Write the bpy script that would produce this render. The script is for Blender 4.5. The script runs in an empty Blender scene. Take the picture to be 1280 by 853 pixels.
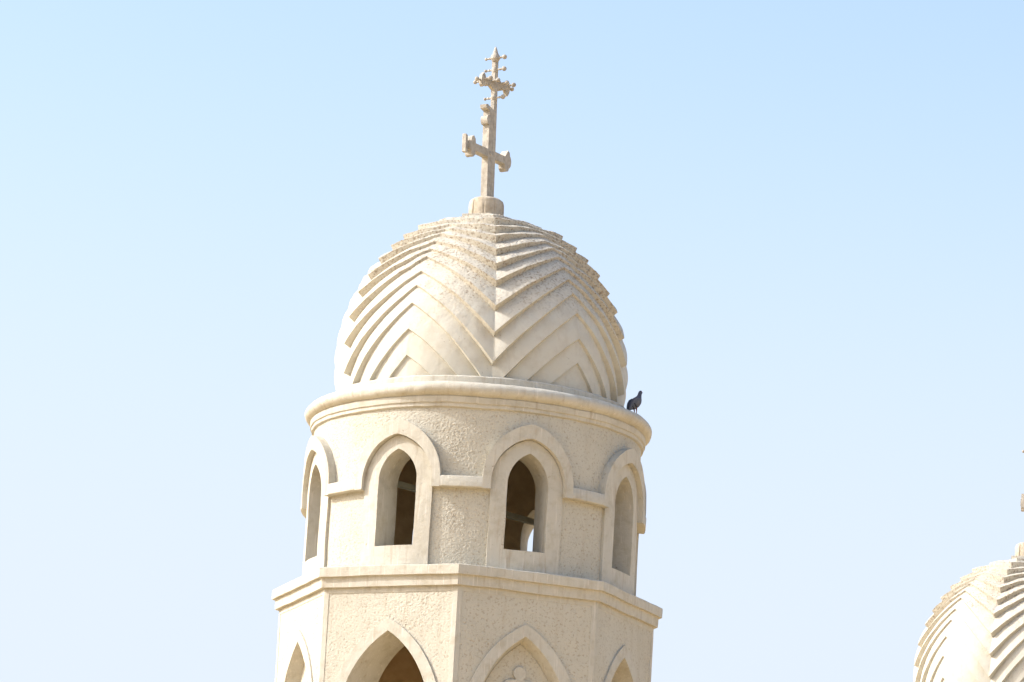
import bpy, bmesh, math, random
from mathutils import Vector, Matrix, noise
rad = math.radians
random.seed(7)
scn = bpy.context.scene
C = scn.collection

# ------------------------------------------------------------------ camera, sky, sun, exposure
GROUND = -12.40                      # metres below the ledge top of the near tower (its origin height)
ZL = -GROUND                         # height of that ledge above the ground
cam = bpy.data.cameras.new('camera')
cam.sensor_width = 36.0
cam.lens = 36.0 * 6000 / 1280
cam.clip_start = 0.5
cam.clip_end = 20000
co = bpy.data.objects.new('camera', cam)
C.objects.link(co)
AZ, EL, ROLL = 0.0064, 0.2302, 0.0554
F = Vector((math.sin(AZ)*math.cos(EL), math.cos(AZ)*math.cos(EL), math.sin(EL)))
Rv = F.cross(Vector((0, 0, 1))).normalized()
Uv = Rv.cross(F)
R2 = math.cos(ROLL)*Rv + math.sin(ROLL)*Uv
U2 = -math.sin(ROLL)*Rv + math.cos(ROLL)*Uv
m = Matrix((R2, U2, -F)).transposed().to_4x4()
m.translation = Vector((0, -60.0, ZL-10.678))
co.matrix_world = m
scn.camera = co

SUN_AZ, SUN_EL = rad(-87), rad(37)   # azimuth round the tower from the camera's side, negative = left
sd = Vector((math.sin(SUN_AZ)*math.cos(SUN_EL), -math.cos(SUN_AZ)*math.cos(SUN_EL), math.sin(SUN_EL)))
world = bpy.data.worlds.new('World')
scn.world = world
world.use_nodes = True
nt = world.node_tree
nt.nodes.clear()
sky = nt.nodes.new('ShaderNodeTexSky')
sky.sky_type = 'NISHITA'
sky.sun_disc = False
sky.sun_elevation = SUN_EL
sky.sun_rotation = math.atan2(sd.x, sd.y)
sky.altitude = 50
sky.air_density = 1.0
sky.dust_density = 4.4
sky.ozone_density = 1.0
bg = nt.nodes.new('ShaderNodeBackground')
bg.inputs['Strength'].default_value = 0.15
out = nt.nodes.new('ShaderNodeOutputWorld')
# pale desert haze low over the horizon
tcw = nt.nodes.new('ShaderNodeTexCoord')
sepw = nt.nodes.new('ShaderNodeSeparateXYZ')
nt.links.new(tcw.outputs['Generated'], sepw.inputs[0])
hz = nt.nodes.new('ShaderNodeMapRange')
hz.interpolation_type = 'SMOOTHSTEP'
hz.inputs['From Min'].default_value = 0.16
hz.inputs['From Max'].default_value = 0.315
hz.inputs['To Min'].default_value = 0.85
hz.inputs['To Max'].default_value = 0.0
nt.links.new(sepw.outputs['Z'], hz.inputs['Value'])
mxw = nt.nodes.new('ShaderNodeMix')
mxw.data_type = 'RGBA'
nt.links.new(hz.outputs[0], mxw.inputs[0])
nt.links.new(sky.outputs[0], mxw.inputs[6])
mxw.inputs[7].default_value = (2.42, 2.64, 3.05, 1)
nt.links.new(mxw.outputs[2], bg.inputs[0])
nt.links.new(bg.outputs[0], out.inputs[0])

sl = bpy.data.lights.new('sun', 'SUN')
sl.energy = 2.32
sl.angle = rad(0.53)
sl.color = (1.0, 0.995, 0.99)
so = bpy.data.objects.new('sun', sl)
C.objects.link(so)
so.rotation_euler = sd.to_track_quat('Z', 'Y').to_euler()
so.location = (-20, -5, 40)

vs = scn.view_settings
vs.view_transform = 'Standard'
vs.look = 'None'
vs.exposure = 1.18
vs.gamma = 1.0
vs.use_curve_mapping = False
scn.cycles.max_bounces = 8
scn.cycles.diffuse_bounces = 5

# ------------------------------------------------------------------ materials
def new_mat(name):
    mt = bpy.data.materials.new(name)
    mt.use_nodes = True
    n = mt.node_tree
    b = n.nodes['Principled BSDF']
    b.inputs['Specular IOR Level'].default_value = 0.25
    return mt, n, b

def node(n, t, **kw):
    x = n.nodes.new(t)
    for k, v in kw.items():
        if k in x.inputs.keys():
            x.inputs[k].default_value = v
        else:
            setattr(x, k, v)
    return x

def mapping(n, scale):
    tc = node(n, 'ShaderNodeTexCoord')
    mp = node(n, 'ShaderNodeMapping')
    mp.inputs['Scale'].default_value = scale
    n.links.new(tc.outputs['Object'], mp.inputs['Vector'])
    return mp.outputs[0]

def noise_tex(n, vec, scale, detail=4, rough=0.55):
    x = node(n, 'ShaderNodeTexNoise', Scale=scale, Detail=detail, Roughness=rough)
    n.links.new(vec, x.inputs['Vector'])
    return x.outputs['Fac']

def ramp(n, fac, stops):
    r = node(n, 'ShaderNodeValToRGB')
    e = r.color_ramp.elements
    while len(e) < len(stops):
        e.new(0.5)
    for el, (p, c) in zip(e, stops):
        el.position = p
        el.color = (c, c, c, 1) if not isinstance(c, tuple) else (*c, 1)
    n.links.new(fac, r.inputs[0])
    return r.outputs[0]

def mix(n, fac, a, b, blend='MIX'):
    x = node(n, 'ShaderNodeMix', data_type='RGBA', blend_type=blend)
    for s, v in ((0, fac), (6, a), (7, b)):
        if isinstance(v, (int, float)):
            x.inputs[s].default_value = v if s == 0 else (v, v, v, 1)
        elif isinstance(v, tuple):
            x.inputs[s].default_value = (*v, 1)
        else:
            n.links.new(v, x.inputs[s])
    return x.outputs[2]

def bump(n, height, dist, strength=1.0, normal=None):
    x = node(n, 'ShaderNodeBump', Strength=strength, Distance=dist)
    n.links.new(height, x.inputs['Height'])
    if normal is not None:
        n.links.new(normal, x.inputs['Normal'])
    return x.outputs[0]

def bevel(n, radius=0.005):
    x = node(n, 'ShaderNodeBevel')
    x.samples = 4
    x.inputs['Radius'].default_value = radius
    return x.outputs[0]

STONE = (0.44, 0.414, 0.345)
STONE_D = (0.36, 0.326, 0.250)
STONE_L = (0.478, 0.46, 0.396)

def plaster_mat():
    mt, n, b = new_mat('smooth beige plaster')
    o = mapping(n, (1, 1, 1))
    st = mapping(n, (9, 9, 0.8))
    big = noise_tex(n, o, 1.1, 5)
    col = mix(n, ramp(n, big, [(0.3, 0.0), (0.7, 1.0)]), STONE, STONE_L)
    med = noise_tex(n, o, 7, 6, 0.65)
    col = mix(n, ramp(n, med, [(0.48, 0.0), (0.70, 0.7)]), col, STONE_D)
    streak = noise_tex(n, st, 1.6, 5, 0.6)
    col = mix(n, ramp(n, streak, [(0.56, 0.0), (0.70, 0.5)]), col, (0.32, 0.26, 0.185))
    streak2 = noise_tex(n, mapping(n, (21, 21, 1.1)), 1.9, 3, 0.6)
    col = mix(n, ramp(n, streak2, [(0.60, 0.0), (0.68, 0.6)]), col, (0.60, 0.565, 0.50))
    spot = noise_tex(n, o, 30, 2, 0.5)
    gate = ramp(n, noise_tex(n, o, 2.6, 2), [(0.52, 0.0), (0.62, 1.0)])
    sp = mix(n, gate, 0.0, ramp(n, spot, [(0.66, 0.0), (0.72, 0.6)]))
    col = mix(n, sp, col, (0.22, 0.17, 0.115))
    n.links.new(col, b.inputs['Base Color'])
    b.inputs['Roughness'].default_value = 0.8
    n1 = bump(n, noise_tex(n, o, 26, 6, 0.7), 0.008, 0.7, bevel(n))
    n2 = bump(n, noise_tex(n, o, 4.0, 3), 0.03, 0.5, n1)
    n.links.new(n2, b.inputs['Normal'])
    return mt

def stucco_mat():
    mt, n, b = new_mat('rough pebble dash stucco')
    o = mapping(n, (1, 1, 1))
    big = noise_tex(n, o, 1.3, 5)
    col = mix(n, ramp(n, big, [(0.3, 0.0), (0.7, 1.0)]), (0.446, 0.420, 0.346), (0.495, 0.474, 0.400))
    streak = noise_tex(n, mapping(n, (7, 7, 0.6)), 1.6, 5, 0.6)
    col = mix(n, ramp(n, streak, [(0.55, 0.0), (0.78, 0.5)]), col, (0.37, 0.315, 0.235))
    fine = noise_tex(n, o, 33, 4, 0.7)
    col = mix(n, ramp(n, fine, [(0.36, 0.6), (0.46, 0.0)]), col, (0.28, 0.225, 0.16))
    n.links.new(col, b.inputs['Base Color'])
    b.inputs['Roughness'].default_value = 0.9
    n1 = bump(n, fine, 0.012, 0.8)
    n.links.new(n1, b.inputs['Normal'])
    return mt

def dome_mat():
    mt, n, b = new_mat('weathered dome render')
    o = mapping(n, (1, 1, 1))
    sep = node(n, 'ShaderNodeSeparateXYZ')
    n.links.new(o, sep.inputs[0])
    big = noise_tex(n, o, 1.2, 5, 0.6)
    # weathered upper courses: height plus large noise
    ma = node(n, 'ShaderNodeMath', operation='MULTIPLY_ADD')
    n.links.new(big, ma.inputs[0])
    ma.inputs[1].default_value = 2.4
    n.links.new(sep.outputs['Z'], ma.inputs[2])
    mr = node(n, 'ShaderNodeMapRange')
    mr.inputs['From Min'].default_value = 4.45
    mr.inputs['From Max'].default_value = 5.15
    n.links.new(ma.outputs[0], mr.inputs['Value'])
    worn = mr.outputs[0]
    col = mix(n, ramp(n, big, [(0.3, 0.0), (0.7, 1.0)]), (0.488, 0.465, 0.391), (0.532, 0.514, 0.442))
    med = noise_tex(n, o, 5, 6, 0.65)
    col = mix(n, ramp(n, med, [(0.46, 0.0), (0.75, 0.45)]), col, (0.37, 0.315, 0.235))
    streak = noise_tex(n, mapping(n, (8, 8, 0.9)), 1.5, 5, 0.6)
    col = mix(n, ramp(n, streak, [(0.55, 0.0), (0.75, 0.35)]), col, (0.34, 0.285, 0.21))
    fine = noise_tex(n, o, 30, 4, 0.7)
    pits = mix(n, worn, 0.0, ramp(n, fine, [(0.38, 0.95), (0.49, 0.0)]))
    col = mix(n, worn, col, mix(n, 0.6, col, (0.47, 0.43, 0.35)))
    col = mix(n, pits, col, (0.25, 0.20, 0.145))
    spot = noise_tex(n, o, 30, 2, 0.5)
    gate = ramp(n, noise_tex(n, o, 2.2, 2), [(0.52, 0.0), (0.62, 1.0)])
    sp = mix(n, gate, 0.0, ramp(n, spot, [(0.66, 0.0), (0.72, 0.6)]))
    col = mix(n, sp, col, (0.22, 0.17, 0.12))
    n.links.new(col, b.inputs['Base Color'])
    b.inputs['Roughness'].default_value = 0.8
    hm = node(n, 'ShaderNodeMath', operation='MULTIPLY')
    n.links.new(fine, hm.inputs[0])
    n.links.new(worn, hm.inputs[1])
    hm2 = node(n, 'ShaderNodeMath', operation='MULTIPLY')
    n.links.new(noise_tex(n, o, 13, 5, 0.7), hm2.inputs[0])
    n.links.new(worn, hm2.inputs[1])
    n1 = bump(n, noise_tex(n, o, 22, 6, 0.7), 0.006, 0.8, bevel(n, 0.004))
    n2 = bump(n, hm2.outputs[0], 0.02, 0.8, n1)
    n3 = bump(n, hm.outputs[0], 0.015, 0.8, n2)
    n4 = bump(n, noise_tex(n, o, 3.5, 3), 0.03, 0.5, n3)
    n.links.new(n4, b.inputs['Normal'])
    return mt

def simple_mat(name, c1, c2, scale, rough=0.8, bd=0.004, bev=0.0, spec=0.25):
    mt, n, b = new_mat(name)
    o = mapping(n, (1, 1, 1))
    f = noise_tex(n, o, scale, 6, 0.65)
    col = mix(n, ramp(n, f, [(0.35, 0.0), (0.65, 1.0)]), c1, c2)
    n.links.new(col, b.inputs['Base Color'])
    b.inputs['Roughness'].default_value = rough
    b.inputs['Specular IOR Level'].default_value = spec
    nb = bump(n, noise_tex(n, o, scale*2.2, 5, 0.7), bd, 0.8, bevel(n, bev) if bev else None)
    n.links.new(nb, b.inputs['Normal'])
    return mt

M_PL = plaster_mat()
M_ST = stucco_mat()
M_DO = dome_mat()
M_CR = simple_mat('weathered cream cross paint', (0.43, 0.40, 0.34), (0.29, 0.26, 0.215), 13, 0.75, 0.008, 0.003)
M_CAP = simple_mat('weathered cap render', (0.47, 0.41, 0.32), (0.33, 0.275, 0.20), 9, 0.85, 0.02, 0.005)
M_IN = simple_mat('bounce tinted inner plaster', (0.50, 0.385, 0.235), (0.40, 0.30, 0.175), 5, 0.9, 0.01)  # same plaster indoors, the warmth of bounced light put into its colour
M_BEAM = simple_mat('grey green beam paint', (0.30, 0.31, 0.25), (0.22, 0.225, 0.18), 6, 0.6)
M_GROUND = simple_mat('pale desert sand', (0.58, 0.43, 0.235), (0.50, 0.36, 0.19), 0.35, 0.95, 0.05)

# ------------------------------------------------------------------ mesh helpers (work in centimetres, z = 0 at the ledge top)
def wob(p, amp=0.7):
    """hand-laid unevenness"""
    q = Vector(p)*0.017
    d = noise.noise_vector(q)*amp + noise.noise_vector(q*3.7+Vector((9, 3, 5)))*amp*0.4
    return (p[0]+d.x, p[1]+d.y, p[2]+d.z)

def rough(x, y, z):
    """roughcast relief in cm"""
    q = Vector((x, y, z))
    n = noise.noise
    a = n(q*0.5)*0.30+n(q*1.0)*0.38+max(0, n(q*0.75+Vector((7, 1, 3)))-.08)*0.8
    return 0.95*a*(0.8+0.7*n(q*0.02)+0.25*n(q*0.06))

class MB:
    def __init__(s):
        s.v, s.f, s.m = [], [], []
    def grid(s, rows, mi=0, closed=False):
        i0 = len(s.v)
        n = len(rows[0])
        for r in rows:
            s.v.extend(r)
        for a in range(len(rows)-1):
            for b in range(n if closed else n-1):
                c = (b+1) % n
                s.f.append((i0+a*n+b, i0+a*n+c, i0+(a+1)*n+c, i0+(a+1)*n+b))
                s.m.append(mi)
    def poly(s, pts, mi=0):
        i0 = len(s.v)
        s.v.extend(pts)
        s.f.append(tuple(range(i0, i0+len(pts))))
        s.m.append(mi)
    def build(s, name, mats, parent=None, wobble=0.7, smooth=35, merge=0.02):
        me = bpy.data.meshes.new(name)
        vv = [wob(p, wobble) for p in s.v] if wobble else s.v
        me.from_pydata([(x*.01, y*.01, z*.01) for x, y, z in vv], [], s.f)
        for mt in mats:
            me.materials.append(mt)
        me.polygons.foreach_set('material_index', s.m)
        bm = bmesh.new()
        bm.from_mesh(me)
        bmesh.ops.remove_doubles(bm, verts=bm.verts, dist=merge*.01)
        bmesh.ops.dissolve_degenerate(bm, edges=bm.edges, dist=1e-5)
        bmesh.ops.recalc_face_normals(bm, faces=bm.faces)
        bm.to_mesh(me)
        bm.free()
        me.polygons.foreach_set('use_smooth', [True]*len(me.polygons))
        me.set_sharp_from_angle(angle=rad(smooth))
        o = bpy.data.objects.new(name, me)
        C.objects.link(o)
        if parent:
            o.parent = parent
        return o

def empty(name, loc, rz=0.0):
    o = bpy.data.objects.new(name, None)
    o.empty_display_size = 0.3
    C.objects.link(o)
    o.location = loc
    o.rotation_euler = (0, 0, rz)
    return o

def pol(az, r, z):
    a = rad(az)
    return (r*math.sin(a), -r*math.cos(a), z)

def lerp(a, b, t):
    return tuple(x+(y-x)*t for x, y in zip(a, b))

def arch(half, zb, zs, za, nl=10, na=14):
    """pointed arch outline, left foot -> apex -> right foot"""
    h = za-zs
    r = (half*half+h*h)/(2*half)
    cx = r-half
    end = math.acos(-cx/r)
    L = [(-half, zb+(zs-zb)*i/nl) for i in range(nl)]
    for i in range(na+1):
        a = math.pi+(end-math.pi)*i/na
        L.append((cx+r*math.cos(a), zs+r*math.sin(a)))
    L[-1] = (0.0, za)
    return L + [(-u, z) for u, z in reversed(L[:-1])]

def rect(half, zb, zt, nl=10, na=14, frac=None):
    """open rectangle with the same point count as arch()"""
    L = [(-half, zb+(zt-zb)*0.62*i/nl) for i in range(nl)]
    z0 = zb+(zt-zb)*0.62
    k = na//2
    for i in range(k+1):
        L.append((-half, z0+(zt-z0)*i/k))
    for i in range(1, na-k+1):
        L.append((-half+half*i/(na-k), zt))
    return L + [(-u, z) for u, z in reversed(L[:-1])]

def loft(mb, A, B, n, fn, wa, wb, mi=0):
    rows = []
    for i in range(n+1):
        t = i/n
        rows.append([fn(a[0]+(b[0]-a[0])*t, a[1]+(b[1]-a[1])*t, wa+(wb-wa)*t) for a, b in zip(A, B)])
    mb.grid(rows, mi)

def arch_half(half, zs, za, z):
    if z <= zs:
        return half
    h = za-zs
    r = (half*half+h*h)/(2*half)
    return math.sqrt(max(r*r-(z-zs)**2, 0))-(r-half)

def masked_grid(mb, rows, hole, mi):
    i0, n = len(mb.v), len(rows[0])
    for r in rows:
        mb.v.extend(r)
    for j in range(len(rows)-1):
        for i in range(n-1):
            if not hole[j][i]:
                mb.f.append((i0+j*n+i, i0+j*n+i+1, i0+(j+1)*n+i+1, i0+(j+1)*n+i))
                mb.m.append(mi)

TH = -2.945          # azimuth of the octagon corner nearest the camera
DAZ = 17.8    # azimuth of one window axis

# ------------------------------------------------------------------ the parts of a tower
RW = 237.5
HWF = RW*math.sin(rad(22.5))
APO = RW*math.cos(rad(22.5))

def build_octagon(root, ground):
    # shaft: plain lower wall, plus smooth margins, stucco panels and the inner walls of the belfry storey
    mb = MB()
    zb = -400
    def face_fn(az):
        a = rad(az)
        nx, ny = math.sin(a), -math.cos(a)
        ux, uy = math.cos(a), math.sin(a)
        return lambda u, z, w: (nx*(APO+w)+ux*u, ny*(APO+w)+uy*u, z)
    M = arch(77, zb, -192, -64.5)
    P = rect(84.5, zb, -32.5)
    E = rect(HWF, zb, -24)
    for k in range(8):
        fn = face_fn(TH+22.5+45*k)
        near = math.cos(rad(TH+22.5+45*k)) > -0.1
        st, zl = (0.85, -160) if near else (6.0, -40)
        a = rad(TH+22.5+45*k)
        def pt(u, z):
            p = fn(u, z, 0)
            d = rough(*p)-0.55 if st < 2 else -0.6
            return fn(u, z, d)
        inside = lambda u, z: z < -66 and abs(u) < arch_half(77, -192, -64.5, z)-2.2
        nu = int(169/st)
        nz = int((zl+32.5)/-st)
        us = [-84.5+169*i/nu for i in range(nu+1)]
        zs = [-32.5+(zl+32.5)*j/nz for j in range(nz+1)] + [zl+(zb-zl)*j/8 for j in range(1, 9)]
        masked_grid(mb, [[pt(u, z) for u in us] for z in zs], [[inside((us[i]+us[i+1])/2, (zs[j]+zs[j+1])/2) for i in range(nu)] for j in range(len(zs)-1)], 1)
        loft(mb, P, P, 1, fn, -2.0, -0.9, 0)
        loft(mb, P, P, 1, fn, -0.9, 0, 0)
        loft(mb, P, E, 2, fn, 0, 0, 0)
        # plain wall below the belfry storey
        mb.grid([[fn(-HWF+2*HWF*i/6, zb+(ground-zb)*j/12, 0) for i in range(7)] for j in range(13)], 0)
        # inner wall, pierced on the open faces
        hi = (APO-52)*math.tan(rad(22.5))
        if k % 2 == 1:
            I2 = [(u*.76, -192+(z+192)*.93 if z > -192 else z) for u, z in arch(62, zb, -192, -80)]
            loft(mb, I2, rect(hi, zb, -14), 4, fn, -52, -52, 2)
        else:
            mb.grid([[fn(-hi+2*hi*i/4, -14+(zb+14)*j/6, -52) for i in range(5)] for j in range(7)], 2)
    # floor and ceiling of the belfry storey
    for z in (zb, -16):
        mb.grid([[pol(TH+45*i, r, z) for i in range(8)] for r in (2, 90, 200)], 2, True)
    mb.build('octagon_wall', [M_PL, M_ST, M_IN], root, 0.6)

    for k in range(8):
        fn = face_fn(TH+22.5+45*k)
        mb = MB()
        I = arch(62, zb, -192, -80)
        loft(mb, M, M, 1, fn, -2, 1.8)
        loft(mb, M, I, 2, fn, 1.8, 1.8)
        if k % 2 == 1:
            I2 = [(u*.76, -192+(z+192)*.93 if z > -192 else z) for u, z in I]
            loft(mb, I, I2, 8, fn, 1.8, -52)
            mb.build('arched_opening', [M_PL], root, 0.6)
        else:
            I2 = [(u*.965, -192+(z+192)*.965 if z > -192 else z) for u, z in I]
            I3 = [(u*.885, -192+(z+192)*.935 if z > -192 else z) for u, z in I]
            loft(mb, I, I2, 2, fn, 1.8, -7)
            loft(mb, I2, I3, 2, fn, -7, -17)
            niche = mb.build('blind_arch', [M_PL], root, 0.6)
            mb = MB()
            mid = [(0.0, z) for u, z in I3]
            loft(mb, I3, mid, 6, fn, -15.5, -15.5)
            mb.build('recessed_panel', [M_ST], niche, 0.6)
            relief_cross(niche, fn)

def relief_cross(parent, fn):
    """cross with trefoil ends, in low relief on a blind panel"""
    cz, w = -178, -15.5
    mb = MB()
    pts = []
    L, b = 34, 7.5
    for q in range(4):
        a = q*math.pi/2
        arm = [(b, b), (b, L)]
        for c, s, e in (((L*0+13, L+3), -150, 90), ((0, L+20), -60, 240), ((-13, L+3), 90, 330)):
            for i in range(9):
                t = rad(s+(e-s)*i/8)
                arm.append((c[0]+8.6*math.cos(t), c[1]+8.6*math.sin(t)))
        arm += [(-b, L)]
        for x, y in arm:
            pts.append((x*math.cos(a)-y*math.sin(a), x*math.sin(a)+y*math.cos(a)))
    front = [fn(x, cz+y, w+3.4) for x, y in pts]
    back = [fn(x*1.04, cz+y*1.04, w-1) for x, y in pts]
    mb.grid([back, front], 0, True)
    c = fn(0, cz, w+3.4)
    i0 = len(mb.v)
    mb.v.append(c)
    # fan faces by arm lobes (outline is star-shaped enough seen from the centre of each arm)
    mb.v.extend(front)
    n = len(front)
    mb.f.append(tuple(i0+1+i for i in range(n)))
    mb.m.append(0)
    bm_f = mb.build('relief_cross', [M_PL], parent, 0.3)
    return bm_f

def octa_ring(mb, profile, seg=10, mi=0):
    rows = []
    for r, z in profile:
        row = []
        for k in range(8):
            a, b = pol(TH+45*k, r, z), pol(TH+45*(k+1), r, z)
            for i in range(seg):
                row.append(lerp(a, b, i/seg))
        rows.append(row)
    mb.grid(rows, mi, True)

def build_ledge(root):
    mb = MB()
    octa_ring(mb, [(1, 0), (120, 0), (206, 0.3), (247, -0.6), (248, -1.4), (248, -7), (247.6, -12.8), (243.2, -13.0), (243, -14), (243, -20), (242.6, -25.6), (237, -25.6), (200, -25)])
    mb.build('octagon_ledge', [M_PL], root, 1.0)

RS = 205.0
DRX = 0.02           # the drum sits 3 cm to the right of the octagon's axis
def seat(o):
    o.location.x = DRX
    o.scale = (1.018, 1.018, 1)

def dfn(az0):
    return lambda u, z, w: pol(az0+math.degrees(u/209.0), w, z)

S_OUT = arch(46.7, -1, 108, 166.5)
O_IN = arch(26.2, 27.5, 110, 149.5)
H_IN = arch(46.7, 100, 110, 167)
H_OUT = arch(57, 100, 114.5, 185.5)
HALF = rad(22.5)*209.0

NAR = {3: 0.74, 0: 1.2, 4: 1.0, 7: 1.08}      # how far each window's jambs splay inwards
def build_drum(root):
    mb = MB()
    for k in range(8):
        fn = dfn(DAZ+45*k)
        st = 0.85 if math.cos(rad(DAZ+45*k)) > -0.1 else 6.0
        nu, nz = int(2*HALF/st), int(207/st)
        us = [-HALF+2*HALF*i/nu for i in range(nu+1)]
        zs = [-1+207*j/nz for j in range(nz+1)]
        def pt(u, z):
            p = fn(u, z, RS)
            return fn(u, z, RS+0.2+(rough(*p)*1.15 if st < 2 else 0))
        inside = lambda u, z: z < 165 and abs(u) < arch_half(46.7, 108, 166.5, z)-2.2
        masked_grid(mb, [[pt(u, z) for u in us] for z in zs], [[inside((us[i]+us[i+1])/2, (zs[j]+zs[j+1])/2) for i in range(nu)] for j in range(nz)], 0)
        # plaster inner face
        B = rect(HALF, 0, 236)
        nar = NAR.get(k, 0.98)*(1.34 if k == 4 else 1)
        loft(mb, [(u*nar, z) for u, z in O_IN], [(u, max(z, 0)) for u, z in B], 6, fn, 166, 166, 1)
        mb.grid([[fn(-HALF+2*HALF*i/8, 0, 166) for i in range(9)],
                 [fn((-26.2+52.4*i/8)*nar, 27.5, 166) for i in range(9)]], 1)
    seat(mb.build('drum_wall', [M_ST, M_IN], root, 0.6))

    for k in range(8):
        fn = dfn(DAZ+45*k)
        mb = MB()
        nar = NAR.get(k, 0.98)
        loft(mb, S_OUT, S_OUT, 1, fn, 200, 209)
        OW = [(u*(1.34 if k == 4 else 1), z) for u, z in O_IN]
        hw = OW[-1][0]
        loft(mb, S_OUT, OW, 5, fn, 209, 209)
        mb.grid([[fn((-46.7+(46.7-hw)*j/5)*(1-i/4), -1+28.5*j/5, 209) for i in range(9)] for j in range(6)])
        loop = OW+[(hw-2*hw*i/8, 27.5) for i in range(1, 8)]
        mb.grid([[fn(u*(1+(nar-1)*j/8), z, 209-43*j/8) for u, z in loop] for j in range(9)], 0, True)
        wdw = mb.build('window', [M_PL], root, 0.8)
        seat(wdw)
        # hood mould over the arch
        mb = MB()
        loft(mb, H_IN, H_OUT, 3, fn, 215.5, 216)
        loft(mb, H_IN, H_IN, 2, fn, 207, 215.5)
        loft(mb, H_OUT, H_OUT, 2, fn, 216, 203)
        for s in (-1, 1):
            mb.grid([[fn(s*46.7, 100, w), fn(s*57, 100, w)] for w in (203, 215.7)])
        mb.build('hood_mould', [M_PL], wdw, 0.8)

    for k in range(8):
        mb = MB()
        a0 = DAZ+45*k+math.degrees(57/209.0)
        a1 = DAZ+45*(k+1)-math.degrees(57/209.0)
        prof = [(203, 114.5), (215.4, 114.2), (216, 113.2), (216, 101), (215.2, 100.2), (203, 100.2)]
        mb.grid([[pol(a0+(a1-a0)*i/12, r, z) for i in range(13)] for r, z in prof])
        seat(mb.build('string_course', [M_PL], root, 0.8))

def lathe(mb, prof, n=240, mi=0, cx=0, cy=0):
    mb.grid([[(pol(360*i/n, r, z)[0]+cx, pol(360*i/n, r, z)[1]+cy, z) for i in range(n)] for r, z in prof], mi, True)

def build_cornice(root):
    mb = MB()
    prof = [(190, 201), (206, 201), (208.2, 202.2), (208.6, 206.6), (210, 207), (210.4, 208), (210.6, 214.5), (209.6, 215.4)]
    for i in range(11):
        t = rad(-78+172*i/10)
        prof.append((208.6+9.4*math.cos(t), 224.6+8.8*math.sin(t)))
    prof += [(203, 234.6), (190.4, 236.6), (189.4, 237.6), (189.2, 245.2), (187.8, 246.8), (178, 247.6), (160, 247.6)]
    lathe(mb, prof)
    seat(mb.build('cornice', [M_PL], root, 1.3))

def build_beam(root):
    mb = MB()
    d = Vector((140, 159, 0)).normalized()
    p = Vector((d.y, -d.x, 0))
    c = Vector((0, -11, 0))
    rows = []
    for s in (-172, -80, 0, 80, 172):
        q = c+d*s
        rows.append([tuple(q+p*x+Vector((0, 0, 119+z))) for x, z in ((-3.5, -3.4), (3.5, -3.4), (3.5, 3.4), (-3.5, 3.4))])
    mb.grid(rows, 0, True)
    mb.build('cross_beam', [M_BEAM], root, 0.2)

# dome: herringbone courses
A_EDGE = [71, 63, 57.5, 53, 48.6, 44.2, 39.5, 34.4, 27.7, 21.5, 13.5, 3.8, -6.2, -16.5]
V_EDGE = [68, 58.5, 51, 44.3, 36.9, 29.4, 21.9, 12.0, 2.1, -8.3, -18.5, -29, -40, -51]
DA, DC, DZ = 182.5, 199.6, 296.0

def build_dome(root, valleys, shift, lims, seed, N=110, fine=1.5):
    """valleys: azimuths of the valley seams; between two of them the courses rise to a peak"""
    rng = random.Random(seed)
    mb = MB()
    n = len(valleys)
    cols = []
    for g in range(n):
        v0 = valleys[g]
        v1 = valleys[(g+1) % n] + (360 if g == n-1 else 0)
        pk = (v0+v1)/2 + (1.2 if g % 2 else 0.3)
        A = [a+shift[g % len(shift)]*max(0, 1-a/80)+rng.uniform(-.5, .5) for a in A_EDGE]
        la, ra = lims[g % len(lims)]
        for side in (0, 1):
            lo, hi = (v0, pk) if side == 0 else (pk, v1)
            for i in range(N):
                f = i/N
                az = lo+(hi-lo)*f
                s = 1-f if side == 0 else f
                aa = la if side == 0 else ra
                gs = aa*s+(1-aa)*s*s
                cols.append((az, s, [a-(a-v)*gs for a, v in zip(A, V_EDGE)]))
    NB = len(A_EDGE)
    tmin = math.degrees(math.asin((243-DZ)/DC))
    prof = ((0.0, 0.0), (0.5, 0.54), (1.0, 1.0))
    def lift(f):
        for (a, b), (c, d) in zip(prof, prof[1:]):
            if f <= c:
                return b+(d-b)*(f-a)/(c-a)
        return 1.0
    rows = []
    for b in range(NB):
        hi_, lo_ = (84 if b == 0 else A_EDGE[b-1]), A_EDGE[b]
        ns = max(4, int((hi_-lo_)*3.4/fine))
        for f, g in [(i/ns, lift(i/ns)) for i in range(ns+1)]:
            row = []
            for az, s, T in cols:
                up = 84 if b == 0 else T[b-1]
                lo = T[b]
                hs = 3.2+6.2*s**1.5
                if b:
                    up -= 0.42*hs/3.4          # the step's face leans outwards a little
                t = up+(lo-up)*f
                ff = g
                if t < tmin:
                    ff = max(0.0, (up-tmin)/(up-lo)) if up > tmin else 0.0
                    t = tmin
                h = hs*ff*(1.0 if b > 0 else 0.6)
                # crumbled edges and bare roughcast on the weathered upper courses
                if t > 12:
                    x, y, z = pol(az, DA*math.cos(rad(t)), DZ+DC*math.sin(rad(t)))
                    w = min(1, max(0, (t-24+26*noise.noise(Vector((x, y, z))*.012+Vector((seed, 0, 0))))/14))
                    h += w*(1.5*noise.noise(Vector((x, y, z+seed))*.055)+1.45*rough(x, y, z+seed))
                c_, s_ = math.cos(rad(t)), math.sin(rad(t))
                nr, nz = c_/DA, s_/DC
                L = math.hypot(nr, nz)
                egg = 1-0.020*math.sin(rad(2*max(0, t)))**2
                row.append(pol(az, DA*c_*egg+h*nr/L, DZ+DC*s_+h*nz/L))
            rows.append(row)
    mb.grid(rows, 0, True)
    # closed crown under the cap
    mb.grid([rows[0], [pol(az, 2, DZ+DC+1) for az, _, _ in cols]], 0, True)
    return mb.build('dome', [M_DO], root, 0.8, 28, 0.05)

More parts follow.
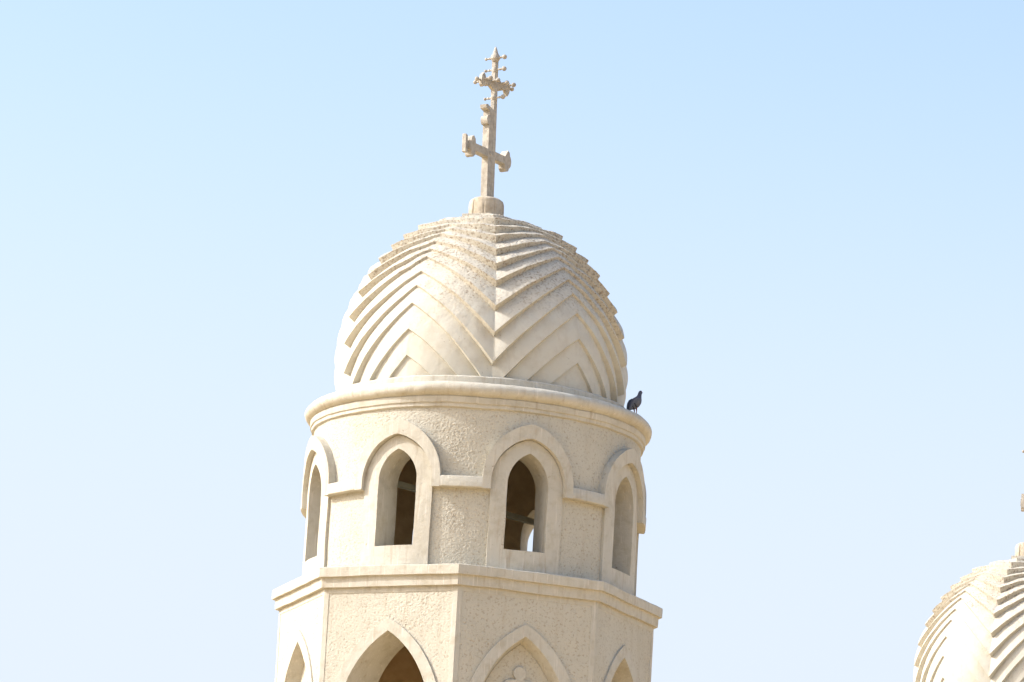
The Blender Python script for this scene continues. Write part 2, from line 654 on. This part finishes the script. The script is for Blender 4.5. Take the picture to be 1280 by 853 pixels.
CX = -4.0   # the cap sits a little off the axis
def build_cap(dome):
    mb = MB()
    n = 96
    rows = []
    for r, z in [(22.6, 494), (22.9, 500), (22.9, 511), (22.6, 517), (21.2, 521), (17.6, 523.6), (9, 524.8), (1, 525)]:
        row = []
        for i in range(n):
            az = 360*i/n
            g = abs(((az+9) % 40)-20)/20         # 0 in the middle of a lobe, 1 in a groove
            d = 1.9*max(0, (g-0.88)/0.12) if z < 521 else 0
            x, y, _ = pol(az, max(r-d, 0.5), z)
            row.append((x+CX, y, z))
        rows.append(row)
    mb.grid(rows, 0, True)
    mb.build('dome_cap', [M_CAP], dome, 0.5, 30)
    # thin square slab under the cap
    mb = MB()
    pts = [(-31, -15), (6, -27), (27, -5), (20, 22), (-20, 26)]
    ring = []
    for i in range(5):
        for j in range(5):
            ring.append(lerp(pts[i], pts[(i+1) % 5], j/5))
    mb.grid([[(x+CX, y, z) for x, y in ring] for z in (491, 499.5)], 0, True)
    mb.poly([(x+CX, y, 499.5) for x, y in ring])
    mb.build('cap_slab', [M_DO], dome, 0.6)

def extrude(mb, outline, org, ax, up, nor, th, mi=0):
    """flat outline (s, z) in the plane of ax/up, given a thickness along nor"""
    f = [tuple(org+ax*s+up*z+nor*th/2) for s, z in outline]
    b = [tuple(org+ax*s+up*z-nor*th/2) for s, z in outline]
    mb.poly(f)
    mb.poly(list(reversed(b)))
    mb.grid([f, b], 0, True)

def ball(mb, c, r, n=10):
    rows = []
    for j in range(n+1):
        t = math.pi*j/n
        rows.append([(c.x+max(r*math.sin(t), .02)*math.cos(2*math.pi*i/12), c.y+max(r*math.sin(t), .02)*math.sin(2*math.pi*i/12), c.z+r*math.cos(t)) for i in range(12)])
    mb.grid(rows, 0, True)

def rod(mb, a, b, r0, r1, n=10):
    d = (b-a).normalized()
    u = d.orthogonal().normalized()
    w = d.cross(u)
    rows = []
    for p, r in ((a, 0.02), (a, r0), (b, r1), (b, 0.02)):
        rows.append([tuple(p+u*r*math.cos(2*math.pi*i/n)+w*r*math.sin(2*math.pi*i/n)) for i in range(n)])
    mb.grid(rows, 0, True)

Z3 = Vector((0, 0, 1))
def build_cross(root, turn=0.0, tilt=0.0):
    def vdir(deg):
        a = rad(deg+turn)
        return Vector((math.cos(a), math.sin(a), 0))
    v = vdir(57)
    nrm = vdir(57-90)
    base = Vector((CX-2, 0, 522))
    # squared main shaft with a trefoil head
    mb = MB()
    w = 4.9
    sh = [(-w+.8, -4), (w-.8, -4), (w, 40), (w, 117), (8, 119), (7, 122.5), (-3, 125), (-9.5, 127.5), (-13.5, 126.5), (-12.5, 122), (-w, 119.5), (-w, 40)]
    extrude(mb, sh, base, v, Z3, nrm, 9.6)
    shaft = mb.build('cross', [M_CR], root, 0.5, 30)
    # side lobe near the shaft's head
    mb = MB()
    for s, z, r in ((-6.5, 107, 4.6), (6.6, 103, 2.8)):
        lob = [(s+r*math.cos(t*math.pi/6)*0.9, z+r*1.35*math.sin(t*math.pi/6)) for t in range(12)]
        extrude(mb, lob, base, v, Z3, nrm, 10.2)
    mb.build('shaft_lobe', [M_CR], shaft, 0.3, 30)
    # lower arms, set 2 mm proud of the shaft
    mb = MB()
    c = base+Vector((0, 0, 63))
    rt = [(6, -5.4), (36, -4.9), (36.5, -10), (40, -13.8), (45, -13), (47, -8), (48.5, -8), (51, -4), (51.5, 1), (50, 6), (48, 7.5), (46.5, 12.5), (42.5, 14.2), (39, 9.5), (36, 4.9), (6, 5.4)]
    lf = [(-6, 5.4), (-35, 4.9), (-36, 11), (-40, 14.5), (-44.5, 11.5), (-45.5, 6), (-50, 5.2), (-50, -5), (-45.5, -7), (-44.5, -13), (-40, -14.2), (-36, -10.5), (-35, -4.9), (-6, -5.4)]
    extrude(mb, rt+lf, c, v, Z3, nrm, 10.1)
    mb.build('cross_arm', [M_CR], shaft, 0.5, 30)
    mb = MB()
    c = c+v*2.5
    extrude(mb, [(-49.8, 4.2), (-53.6, 4.0), (-54.0, 12), (-58.4, 13.2), (-58.8, -10.5), (-54.0, -11.5), (-53.6, -4.0), (-49.8, -4.2)], c, v, Z3, nrm, 5.5)
    mb.build('arm_tip', [M_CR], shaft, 0.5, 30)
    mb = MB()
    cc = c-v*2.5+nrm*5.1
    extrude(mb, [(-6.1, -6.1), (6.1, -6.1), (6.1, 6.1), (-6.1, 6.1)], cc, v, Z3, nrm, 0.5)
    rod(mb, cc, cc+nrm*1.2, 3, 2.4)
    mb.build('cross_boss', [M_CR], shaft, 0.0, 30)
    # slender ornate cross behind it, with ball tipped stems
    b2 = Vector((CX+4.5, 4.5, 522))
    v2 = vdir(43)
    n2 = vdir(-32)
    mb = MB()
    sq = [(-2.7, -2.7), (2.7, -2.7), (2.7, 2.7), (-2.7, 2.7)]
    mb.grid([[tuple(b2+v2*x+n2*y+Z3*z) for x, y in sq] for z in (-2, 60, 120, 150, 178, 192)], 0, True)
    # collars and pointed finial
    for z0, prof in ((140, [(0.1, -4), (3.6, -3), (4.6, 0), (3.6, 3), (0.1, 4)]),
                     (178, [(0.1, -4), (3.6, -3), (4.4, 0), (3.6, 3), (0.1, 4)]),
                     (190, [(0.1, -3), (4, -1), (6.4, 3), (5.8, 7), (3.8, 10), (2.6, 14), (1.4, 18), (0.1, 20)])):
        lathe(mb, [(r, b2.z+z0+z) for r, z in prof], 12, 0, b2.x, b2.y)
    slim = mb.build('ornate_cross', [M_CR], shaft, 0.3, 30)
    ac = b2+Z3*159
    mb = MB()
    up = [(-32, 1), (-31, 6), (-27.5, 10.5), (-24, 8), (-22, 3.5), (-17, 5.5), (-13, 3.2), (-9, 5.8), (-5, 4), (0, 7), (5, 4), (9, 5.8), (13, 3.2), (17, 5.5), (22, 3.5), (24, 7), (28, 8.5), (31, 5), (32, 1)]
    dn = [(32, -2), (30.5, -8), (27, -12.5), (23.5, -8), (21, -4), (17, -6), (13, -3.6), (9, -6), (5.5, -8), (0, -11), (-5.5, -8), (-9, -6), (-13, -3.6), (-17, -6), (-21, -4), (-24, -7.5), (-28, -8.5), (-31, -6), (-32, -2)]
    extrude(mb, [(q*.8, z) for q, z in up+dn], ac, v2, Z3, Vector((v2.y, -v2.x, 0)), 5.6)
    mb.build('ornate_arm', [M_CR], slim, 0.3, 30)
    stems = []
    for z, l in ((194, 14), (178, 14), (140, 13.5)):
        for s in (-1, 1):
            stems.append((b2+Z3*z, n2*s*l, 3.2 if s > 0 else 2.1))
    for s in (-1, 1):
        stems.append((ac+v2*s*24, v2*s*7.5, 3.0))
        for t, l in ((8, 12), (21, 11.5)):
            stems.append((ac+v2*s*t+Z3*2, n2*l, 3.1))
            stems.append((ac+v2*s*t+Z3*-1, n2*-l, 2.8))
    for o, d, r in stems:
        mb = MB()
        rod(mb, o, o+d, 1.4, 1.1)
        ball(mb, o+d, r)
        rod(mb, o+d*.55, o+d*.75, 1.7, 1.2)
        mb.build('ball_stem', [M_CR], slim, 0.0, 40)
    p = base*0.01
    shaft.matrix_local = Matrix.Translation(p) @ Matrix.Rotation(rad(tilt), 4, 'Y') @ Matrix.Translation(-p)
    return shaft

def copy_part(o, parent):
    c = o.copy()
    C.objects.link(c)
    c.parent = parent
    for ch in [q for q in list(C.objects) if q.parent == o]:
        copy_part(ch, c)

def build_tower(root, ground, valleys, shift, lims, seed, turn, like=None, fine=(110, 1.5)):
    if like:
        for o in [q for q in list(C.objects) if q.parent == like]:
            if o.name.split('.')[0] not in ('dome', 'cross'):
                copy_part(o, root)
    else:
        build_octagon(root, ground)
        build_ledge(root)
        build_drum(root)
        build_cornice(root)
        build_beam(root)
    d = build_dome(root, valleys, shift, lims, seed, *fine)
    build_cap(d)
    build_cross(root, turn[0], turn[1])

# ------------------------------------------------------------------ ground
def build_ground():
    mb = MB()
    N = 48
    rings = [0.01, 10, 25, 60, 140, 300, 700, 1500, 3500, 8000]
    rows = []
    for r in rings:
        row = []
        for i in range(N):
            a = 2*math.pi*i/N
            x, y = r*math.cos(a), r*math.sin(a)
            z = (noise.noise(Vector((x*.004, y*.004, 0)))*min(3.0, r*0.004) if r > 140 else 0)
            row.append((x*100, y*100, z*100))
        rows.append(row)
    mb.grid(rows, 0, True)
    o = mb.build('ground', [M_GROUND], None, 0)
    o['kind'] = 'structure'
build_ground()

# ------------------------------------------------------------------ the towers
GRP = 'domed bell towers with crosses'
t1 = empty('bell_tower', (0, 0, ZL))
t1['label'] = 'cream octagonal bell tower whose arcaded drum and whole chevron dome stand in full view'
t1['category'] = 'bell tower'
t1['group'] = GRP
build_tower(t1, GROUND*100-60, [-65.5, 4.5, 75.5, 147, 221], [0.0, 1.8, 0, 1, 0.5], [(.92, .6), (.7, .75)], 3, (0.0, -1.2))

T2 = Vector((9.40, 19.044, -0.38))
t2 = empty('bell_tower', (T2.x, T2.y, ZL+T2.z))
t2['label'] = 'farther bell tower cut off at the right, showing only its chevron dome and cross tips'
t2['category'] = 'bell tower'
t2['group'] = GRP
build_tower(t2, (GROUND-T2.z)*100+2, [-86, -26, 34, 94, 154, 214], [0.0, 1.0], [(.9, .7), (.75, .75)], 11, (14.0, 1.0), t1, (70, 2.4))

# ------------------------------------------------------------------ the pigeon
def pigeon_mat(name, stops, rough, spec=0.3):
    mt, n, b = new_mat(name)
    o = mapping(n, (1, 1, 1))
    sep = node(n, 'ShaderNodeSeparateXYZ')
    n.links.new(o, sep.inputs[0])
    f = noise_tex(n, mapping(n, (1, 1, 0.4)), 60, 4, 0.6)
    col = mix(n, ramp(n, f, [(0.35, 0.0), (0.65, 1.0)]), stops[0], stops[1])
    n.links.new(col, b.inputs['Base Color'])
    b.inputs['Roughness'].default_value = rough
    b.inputs['Specular IOR Level'].default_value = spec
    n.links.new(bump(n, f, 0.003, 0.8), b.inputs['Normal'])
    return mt

def build_pigeon(loc, rz):
    root = empty('pigeon', loc, rz)
    root['label'] = 'dark grey pigeon standing upright on the rounded cornice beside the dome'
    root['category'] = 'bird'
    m_body = pigeon_mat('slate blue plumage', ((0.050, 0.056, 0.085), (0.075, 0.080, 0.110)), 0.6)
    m_wing = pigeon_mat('grey wing feathers', ((0.07, 0.074, 0.09), (0.11, 0.115, 0.13)), 0.65)
    m_dark = pigeon_mat('charcoal feathers', ((0.02, 0.02, 0.026), (0.035, 0.035, 0.045)), 0.6)
    m_leg = pigeon_mat('dull red legs', ((0.25, 0.08, 0.07), (0.18, 0.06, 0.05)), 0.6)
    m_beak = pigeon_mat('dark beak', ((0.04, 0.035, 0.035), (0.06, 0.05, 0.05)), 0.4)
    # local frame: +x is the way it faces, z up, feet at z = 0, centimetres
    spine = [(-8.6, 5.6, 0.8, 0.7), (-7.6, 6.6, 2.3, 1.8), (-5.6, 8.6, 4.4, 3.8), (-3.2, 11.2, 5.9, 5.3), (-0.6, 14.0, 6.4, 6.0), (1.8, 17.0, 5.9, 5.7),
             (3.4, 19.6, 4.6, 4.5), (4.4, 22.0, 3.3, 3.2), (5.0, 24.2, 2.55, 2.5), (5.5, 26.2, 2.35, 2.3), (6.1, 28.0, 2.35, 2.2), (6.8, 29.3, 1.9, 1.8), (7.4, 30.0, 0.9, 0.9), (7.5, 30.2, 0.05, 0.05)]
    mb = MB()
    rows = []
    for i, (x, z, ra, rb) in enumerate(spine):
        a = spine[max(i-1, 0)]
        b = spine[min(i+1, len(spine)-1)]
        t = Vector((b[0]-a[0], 0, b[1]-a[1])).normalized()
        nn = Vector((-t.z, 0, t.x))
        rows.append([tuple(Vector((x, 0, z))+nn*rb*math.cos(2*math.pi*k/20)+Vector((0, 1, 0))*ra*math.sin(2*math.pi*k/20)) for k in range(20)])
    mb.grid(rows, 0, True)
    mb.poly(rows[0])
    mb.build('body', [m_body], root, 0, 60)
    # folded wings
    for s in (-1, 1):
        mb = MB()
        out = [(2.4, 19.0, 1.4), (0.4, 17.6, 3.6), (-2.6, 14.6, 4.6), (-5.4, 11.0, 4.2), (-8.0, 7.4, 2.8), (-10.0, 4.2, 1.2), (-10.6, 3.2, 0.3)]
        rows = []
        for i, (x, z, hw) in enumerate(out):
            a, b = out[max(i-1, 0)], out[min(i+1, len(out)-1)]
            t = Vector((b[0]-a[0], 0, b[1]-a[1])).normalized()
            nn = Vector((-t.z, 0, t.x))
            side = (5.2, 6.0, 6.3, 5.6, 4.2, 2.6, 2.0)[i]
            row = []
            for k in range(16):
                c_, s_ = math.cos(2*math.pi*k/16), math.sin(2*math.pi*k/16)
                row.append(tuple(Vector((x, s*(side-0.12*abs(c_)*hw*1.4+0.7*s_), z))+nn*hw*c_))
            rows.append(row)
        mb.grid(rows, 0, True)
        mb.poly(rows[0])
        mb.poly(rows[-1])
        w_ = mb.build('wing', [m_wing], root, 0, 60)
        mb = MB()      # two dark wing bars
        for (ax, az_, bx, bz) in ((-6.3, 12.4, -2.8, 8.6), (-8.2, 9.0, -5.4, 5.8)):
            y0 = 6.0 if ax > -7 else 4.5
            p = [Vector((ax, s*y0, az_)), Vector((bx, s*y0, bz))]
            rod(mb, p[0], p[1], 0.9, 0.9, 8)
        mb.build('wing_bar', [m_dark], w_, 0, 60)
    mb = MB()
    rows = []
    for x, z, hw in ((-6.5, 7.6, 2.6), (-9.0, 4.6, 2.9), (-11.4, 1.4, 3.1), (-12.4, 0.2, 3.0)):
        rows.append([(x+0.5*math.sin(2*math.pi*k/14), hw*math.cos(2*math.pi*k/14), z+0.45*math.sin(2*math.pi*k/14)) for k in range(14)])
    mb.grid(rows, 0, True)
    mb.poly(rows[-1])
    mb.build('tail', [m_dark], root, 0, 60)
    mb = MB()
    rod(mb, Vector((7.4, 0, 28.8)), Vector((9.9, 0, 28.0)), 0.75, 0.18)
    mb.build('beak', [m_beak], root, 0, 60)
    for s in (-1, 1):
        mb = MB()
        ball(mb, Vector((6.5, s*2.05, 28.7)), 0.42, 6)
        mb.build('eye', [m_leg], root, 0, 60)
        mb = MB()
        rod(mb, Vector((-0.6, s*2.4, 9.2)), Vector((0.4, s*2.0, 4.6)), 1.3, 0.55)
        rod(mb, Vector((0.4, s*2.0, 4.8)), Vector((0.3, s*1.9, 0.3)), 0.55, 0.5)
        for dx, dy in ((3.2, 0), (2.6, 1.5), (2.6, -1.5), (-2.0, 0)):
            rod(mb, Vector((0.3, s*1.9, 0.4)), Vector((0.3+dx, s*1.9+dy, 0.1)), 0.45, 0.25)
        mb.build('leg', [m_leg], root, 0, 60)
    return root

pa = rad(71)
pg = build_pigeon((2.08*math.sin(pa)+DRX, -2.08*math.cos(pa), ZL+2.355), rad(35))
pg.scale = (1.08,)*3
